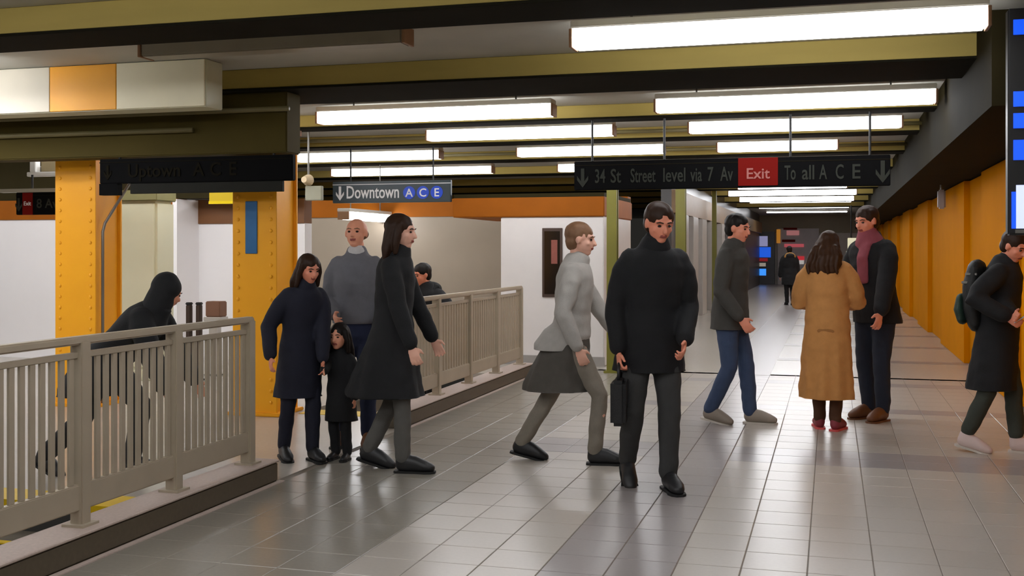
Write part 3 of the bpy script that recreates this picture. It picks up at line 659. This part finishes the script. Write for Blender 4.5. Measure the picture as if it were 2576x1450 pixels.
            ball(V, Fc, S(.315, -.05), (Lf * .085 * H, sf * .05 * H, sp * .05 * H)); tube(V, Fc, [S(.30, .03, .05), S(.33, -.02, .075), S(.335, -.06, 0), S(.33, -.02, -.075), S(.30, .03, -.05)], [.020 * H] * 5, sp)
        elif kind == 'hood_up':
            ball(V, Fc, HV(0, -.14, .14), E(.47, .50, .50)); tube(V, Fc, [S(.28), S(.33, -.01), HV(0, -.15, -.15)], [(.085 * H, .06 * H), (.07 * H, .06 * H), (.06 * H, .06 * H)], Lf)
        elif kind == 'hood_trim':
            tube(V, Fc, [S(.30, -.06, .085), S(.345, -.055, .055), S(.36, -.05, 0), S(.345, -.055, -.055), S(.30, -.06, -.085)], [.020 * H] * 5, sp); post = None
        elif kind == 'scarf':
            tube(V, Fc, [S(.30, .01), S(.325, .012), S(.348, .018)], [(.070 * H, .066 * H), (.066 * H, .064 * H), (.054 * H, .054 * H)], Lf)
            tube(V, Fc, [S(.31, .06, .02), S(.25, .085, .015), S(.14, .085, .01)], [(.032 * H, .014 * H)] * 3, Lf)
        elif kind == 'cap':
            ball(V, Fc, HV(0, -.08, .26), E(.40, .47, .30)); post = None
        elif kind == 'belt':
            hz = (g['hem'] - p0.z) / H
            tube(V, Fc, [S(hz - .008), S(hz + .008)], [((g.get('a', .112)) * H * wk + tk, (g.get('b', .082)) * H + tk)] * 2, Lf, 20); post = None
        grow(g['name'], V, Fc, g.get('vox', max(vox * 1.3, .011)), m, rt, g.get('it', 4), post)
    if shoes:
        sm, so = shoes
        for i in range(2):
            b0, back, upv, fd = foot[i]; side = fd.cross(Up).normalized(); V, Fc = [], []
            def T(f, u): return b0 - back * (f * H) + upv * (u * H)
            tube(V, Fc, [T(-.088, .030), T(-.065, .036), T(-.030, .034), T(.008, .026), T(.034, .020)], [(.023 * H, .028 * H), (.026 * H, .036 * H), (.026 * H, .032 * H), (.029 * H, .024 * H), (.022 * H, .017 * H)], side)
            tube(V, Fc, [T(-.074, .03), ank[i] + (knee[i] - ank[i]).normalized() * .02 * H], [(.026 * H, .034 * H), (.025 * H, .03 * H)], side)
            o_, uu = np.array(b0), np.array(upv)
            def flat(co, o_=o_, uu=uu):
                z = (co - o_) @ uu; return co + np.outer(np.maximum(.012 - z, 0), uu)
            sho = grow('shoe', V, Fc, .009 if vox < .01 else .012, sm, rt, 3, flat)
            V, Fc = [], []
            pr = [(-.112, .016), (-.100, .025), (-.06, .027), (-.02, .026), (.010, .031), (.036, .026), (.050, .012)]
            a_ = [T(f, .0) + side * w_ * H for f, w_ in pr] + [T(f, 0) - side * w_ * H for f, w_ in pr[::-1]]; nn = len(a_)
            V = a_ + [p + upv * .014 for p in a_]
            Fc = [tuple(range(nn))[::-1], tuple(range(nn, 2 * nn))] + [(q, (q + 1) % nn, nn + (q + 1) % nn, nn + q) for q in range(nn)]
            e = bpy.data.meshes.new('sole'); e.from_pydata([tuple(v) for v in V], [], Fc); e.materials.append(so); link('sole', e, sho)
    rt['_wr0'] = 0; del rt['_wr0']
    M_ = Matrix.Translation(rt.location) @ Matrix.Rotation(ya, 4, 'Z')
    return dict(root=rt, wrist=[M_ @ v for v in wr], elbow=[M_ @ v for v in elb], S=lambda *a: M_ @ S(*a), M=M_)
BLK = cloth('black wool', (20, 21, 24)); NAVY = cloth('navy wool', (26, 28, 44)); CHAR = cloth('charcoal cloth', (58, 58, 58)); JEAN = cloth('dark denim', (40, 48, 76)); JEAN2 = cloth('blue denim', (58, 74, 104))
DJEAN = cloth('ink denim', (30, 38, 54)); SWEAT = cloth('grey knit', (112, 112, 118)); TAN = cloth('tan wool', (200, 140, 78)); PALE = cloth('pale grey wool', (176, 172, 166)); DKGR = cloth('dark skirt cloth', (84, 80, 74)); TIGHT = cloth('grey tights', (92, 90, 86)); TIGHT2 = cloth('brown grey tights', (134, 126, 114))
BRN = cloth('brown leggings', (84, 54, 34)); WHT = cloth('white cotton', (206, 204, 204)); PINK = cloth('wine plaid scarf', (150, 74, 86)); OLV = cloth('dark olive cloth', (58, 62, 54)); GREY2 = cloth('dark grey jacket', (66, 64, 60))
HB = mat('dark brown hair', (52, 34, 24), .5, .2, 40, spec=.2); HBL = mat('black hair', (28, 22, 20), .5, .2, 40, spec=.2); HBR = mat('chestnut hair', (62, 38, 22), .5, .25, 30, spec=.2); HG = mat('short light brown hair', (130, 94, 66), .6, .2, 40); FUR = mat('tan fur', (176, 130, 70), .9, .3, 60, bump=.5)
SHB = mat('black shoe leather', (34, 34, 36), .45, .1); SOB = mat('dark sole', (26, 26, 26), .7, .1); SHT = mat('beige shoe', (150, 138, 126), .6, .1); SOW = mat('pale sole', (200, 190, 180), .6, .05)
SHP = mat('wine sneaker', (146, 58, 70), .6, .1); SOP = mat('coral sole', (226, 92, 92), .6, .05); SHW = mat('pinkish white sneaker', (214, 192, 186), .6, .06); SHBR = mat('brown boot leather', (112, 70, 42), .5, .12)
def G(kind, name, m, **k): return dict(kind=kind, name=name, mat=m, **k)

near = person('man in a black jacket and charcoal trousers striding towards the viewer with a dark bag', 1646, 6.72, 6, 1.74,
    [(.10, .12, 0, 4), (-.12, -.16, 28, -4)], [('p', 1722, 858, 6.6), ('p', 1556, 880, 6.7)], 'ruddy', 9, (10, 14), ('short', HB),
    [G('trousers', 'trousers', CHAR, w=.98), G('coat', 'jacket', BLK, hem=.72, thick=.020, flare=1.16, depth=1.32, fold=.02), G('collar', 'collar', BLK, h=.026, r=1.12)], (SHB, SOB), vox=.006, fist=(.9, 1.15))
person('man in a grey sweater with white collar and dark jeans facing the viewer', 893, 8.15, -4, 1.68,
    [(.10, .05, 0, 8), (-.13, 0, 0, -8)], [(.20, .10, .86), ('p', 841, 795, 8.0)], 'warm', 0, (-6, -4), ('bald', HG),
    [G('trousers', 'jeans', JEAN, w=.98), G('coat', 'sweater', SWEAT, hem=.92, thick=.012, flare=1.04, wr=.008), G('collar', 'shirt_collar', WHT, h=.014, r=.98)], (SHBR, SOB), vox=.007)
person('bareheaded woman in a long black flared coat walking right in front of the sweater man', 1016, 7.32, 82, 1.68,
    [(.08, -.16, 16, 0), (-.06, .14, 0, 0)], [(.20, .16, .84), (-.22, .10, .84)], 'pale', 3, (-8, 4), ('long', HB),
    [G('trousers', 'tights', TIGHT, w=.89), G('coat', 'coat', BLK, hem=.50, thick=.014, flare=1.35, depth=1.9, fold=.05), G('collar', 'collar', BLK, h=.02, r=1.1)], (SHB, SOB), 'f', vox=.007)
ch = person('short person in a dark navy coat holding the hand of a small child', 764, 7.6, 30, 1.43,
    [(.09, .06, 0, 5), (-.09, -.08, 6, -5)], [('p', 812, 905, 7.5), (-.25, .05, .74)], 'ruddy', 13, (10, 10), ('long', HB),
    [G('trousers', 'trousers', NAVY, w=.95), G('coat', 'coat', NAVY, hem=.45, thick=.016, flare=1.15, depth=1.3, fold=.02), G('collar', 'collar', NAVY, h=.02, r=1.1)], (SHB, SOB), 'f', vox=.008)
person('small child with long dark hair in a black coat beside the navy coat', 850, 7.66, -18, .88,
    [(.055, .02, 0, 5), (-.055, 0, 0, -5)], [(.15, .03, .36), ('p', 815, 935, 7.45)], 'warm', 0, (0, 4), ('longer', HBL),
    [G('trousers', 'trousers', BLK, w=1.1), G('coat', 'coat', BLK, hem=.28, thick=.014, flare=1.25, depth=1.3)], (SHB, SOB), 'f', vox=.007, headk=1.5)
person('person in pale grey jacket and dark skirt walking past the white booth', 1486, 7.6, 84, 1.68,
    [(.07, -.38, 14, 0), (-.07, .16, 0, 0)], [(.16, .20, .84), (-.20, -.08, .80)], 'pale', 4, (-10, 4), ('short', HG),
    [G('trousers', 'tights', TIGHT2, w=.89), G('skirt', 'skirt', DKGR, hem=.50, thick=.012, flare=1.1, depth=1.7, fold=.05), G('coat', 'jacket', PALE, hem=.78, thick=.014, flare=1.05, depth=1.15, fold=.01), G('collar', 'collar', PALE, h=.014, r=1.1)], (SHB, SOB), 'f', vox=.007)
person('man in dark grey jacket and blue jeans walking right, left of the tan coat', 1834, 9.35, 62, 1.76,
    [(.08, .30, 0, 8), (-.10, -.02, 10, -4)], [(.24, .02, .86), (-.22, .16, .90)], 'ruddy', 3, (-12, 8), ('short', HBL),
    [G('trousers', 'jeans', JEAN2, w=.98), G('coat', 'jacket', GREY2, hem=.80, thick=.018, flare=1.08, depth=1.1, fold=.02), G('collar', 'collar', GREY2, h=.02, r=1.1)], (SHT, SOW), vox=.008)
person('woman in a long tan coat from behind, with loose hair and red sneakers', 2082, 9.05, 160, 1.60,
    [(.085, .10, 0, 12), (-.10, .02, 0, -16)], [(.13, .26, 1.02), (-.13, .26, 1.02)], 'warm', 3, (-10, 14), ('loose', HBR),
    [G('trousers', 'leggings', BRN, w=.9), G('coat', 'coat', TAN, hem=.27, thick=.036, flare=1.2, depth=1.35, fold=.075, wr=.010), G('belt', 'coat_belt', cloth('tan belt', (164, 110, 58)), hem=.80, a=.100, b=.076, thick=.036), G('collar', 'coat_collar', TAN, h=.012, r=1.25)], (SHP, SOP), 'f', vox=.008)
person('tall man in black jacket, dark jeans and brown boots facing the woman in tan', 2196, 9.5, -58, 1.82,
    [(.10, .10, 0, 10), (-.12, .06, 0, -6)], [('p', 2212, 806, 9.1), (-.24, .16, .95)], 'ruddy', 6, (0, 10), ('short', HB),
    [G('trousers', 'jeans', DJEAN, w=1.0), G('coat', 'jacket', BLK, hem=.84, thick=.026, flare=1.06, depth=1.08, fold=.01), G('scarf', 'scarf', PINK, wr=.004)], (SHBR, SHBR), vox=.008)
person('distant person in a black parka with a tan fur hood walking away down the corridor', 1985, 29.5, 176, 1.55,
    [(.07, .06, 0, 4), (-.07, -.08, 14, -4)], [(.22, .06, .74), (-.22, .02, .74)], 'warm', 2, (0, 4), ('short', HBL),
    [G('trousers', 'trousers', BLK), G('coat', 'parka', BLK, hem=.55, thick=.04, flare=1.1), G('hood', 'hood', BLK), G('hood_trim', 'fur_trim', FUR)], (SHB, SOB), vox=.014)
rp_ = person('person in black with white sneakers looking at a phone at the right edge', 2536, 7.95, 58, 1.61,
    [(.09, .17, 0, 6), (-.09, -.17, 12, -6)], [('p', 2546, 788, 7.72), ('p', 2530, 796, 7.7)], 'ruddy', 5, (-28, 26), ('short', HB),
    [G('trousers', 'trousers', OLV, w=1.0, crop=.16), G('coat', 'coat', BLK, hem=.46, thick=.024, flare=1.05, depth=1.2, fold=.02), G('collar', 'collar', BLK, h=.02, r=1.15)], (SHW, SOW), 'f', vox=.007, fist=(.8, .8))
person('stooping person in a black hooded coat climbing off the stairs behind the near railing', 322, 7.2, 84, 1.52,
    [(.09, .10, 0, 0), (-.09, -.46, 30, 0)], [(.20, .42, .50), (-.22, .36, .55)], 'warm', 46, (48, 4), ('short', HBL),
    [G('trousers', 'trousers', BLK, w=1.1), G('coat', 'coat', BLK, hem=.52, thick=.03, flare=1.1, depth=1.3), G('hood_up', 'hood', BLK)], (SHB, SOB), vox=.009, drop=.03)
person('person in black standing low on the far stairs behind the brownish railing', 1068, 11.35, -30, 1.66,
    [(.08, .06, 0, 4), (-.08, -.06, 0, -4)], [(.24, .22, 1.10), (-.22, .05, .85)], 'ruddy', 6, (-20, 10), ('short', HBL),
    [G('trousers', 'trousers', BLK), G('coat', 'jacket', BLK, hem=.70, thick=.03), G('hood', 'hood', BLK)], (SHB, SOB), vox=.011, dz=-.34)
# ------------------------------------------------------------------ things carried
wv = near['wrist'][1]; el = near['elbow'][1]; hd = wv + (wv - el).normalized() * .085
def free(name, label, cat, loc, rotz=0):
    o = bpy.data.objects.new(name, None); C.objects.link(o); o.location = loc; o.rotation_euler = (0, 0, rotz); o.empty_display_size = .05
    return tag(o, label, cat)
bg = free('carrier_bag', 'narrow black bag hanging from the right hand of the man in the black jacket', 'bag', (hd.x, hd.y, hd.z - .36), R(80))
b = BM(); box(b, -.13, .13, -.045, .045, 0, .27, bev=.02); obj('pouch', b, cloth('black nylon', (18, 18, 20), .5), bg, smooth=False)
obj('flap', bx(-.132, .132, -.052, -.045, .12, .268, bev=.003), cloth('black nylon', (0, 0, 0)), bg)
obj('handle', pipe(BM(), [(-.07, 0, .265), (-.055, 0, .33), (-.03, 0, .362), (.03, 0, .362), (.055, 0, .33), (.07, 0, .265)], .010), SHB, bg, smooth=True)
# phone of the person at the right edge
wa, wb = rp_['wrist']; mid_ = (wa + wb) / 2; u0 = (rp_['M'].to_3x3() @ Vector((0, -1, 0)))
ph = free('phone', 'white phone held by the person in black at the right edge', 'phone', mid_ + u0 * .10 + Vector((0, 0, -.01)), R(58))
o = obj('case', bx(-.038, .038, -.075, .075, -.005, .004, bev=.003), mat('white phone', (214, 214, 218), .3), ph); o.rotation_euler = (R(-35), 0, 0)
o = obj('screen', bx(-.034, .034, -.07, .07, .0041, .0055), mat('phone glass', (60, 70, 90), .1), ph); o.rotation_euler = (R(-35), 0, 0)
# backpack of the same person
Sx = rp_['S']; bp_ = free('backpack', 'black backpack with grey straps and a green patch on the person at the right edge', 'bag', Sx(.04, -.088), R(58))
V, Fc = [], []; tube(V, Fc, [(0, 0, 0), (0, .02, .12), (0, .025, .28), (0, .0, .42)], [(.135, .06), (.155, .078), (.152, .074), (.14, .062)], Vector((1, 0, 0)), 16)
grow('sack', V, Fc, .01, cloth('black pack cloth', (22, 24, 24), .6), bp_, 2)
V, Fc = [], []; tube(V, Fc, [(0, .10, .03), (0, .115, .11), (0, .11, .20)], [(.10, .035), (.115, .045), (.10, .03)], Vector((1, 0, 0)), 14)
grow('front_pocket', V, Fc, .009, cloth('dark green pack cloth', (34, 56, 46), .6), bp_, 2)
for z in (.30, .36): obj('strap', bx(-.138, .138, -.02, .085 - (z - .3) * .4, z, z + .018, bev=.003), GREYMETAL, bp_)
obj('grab_loop', pipe(BM(), [(-.03, 0, .435), (-.022, .0, .462), (.022, .0, .462), (.03, 0, .435)], .006), GREYMETAL, bp_, smooth=True)
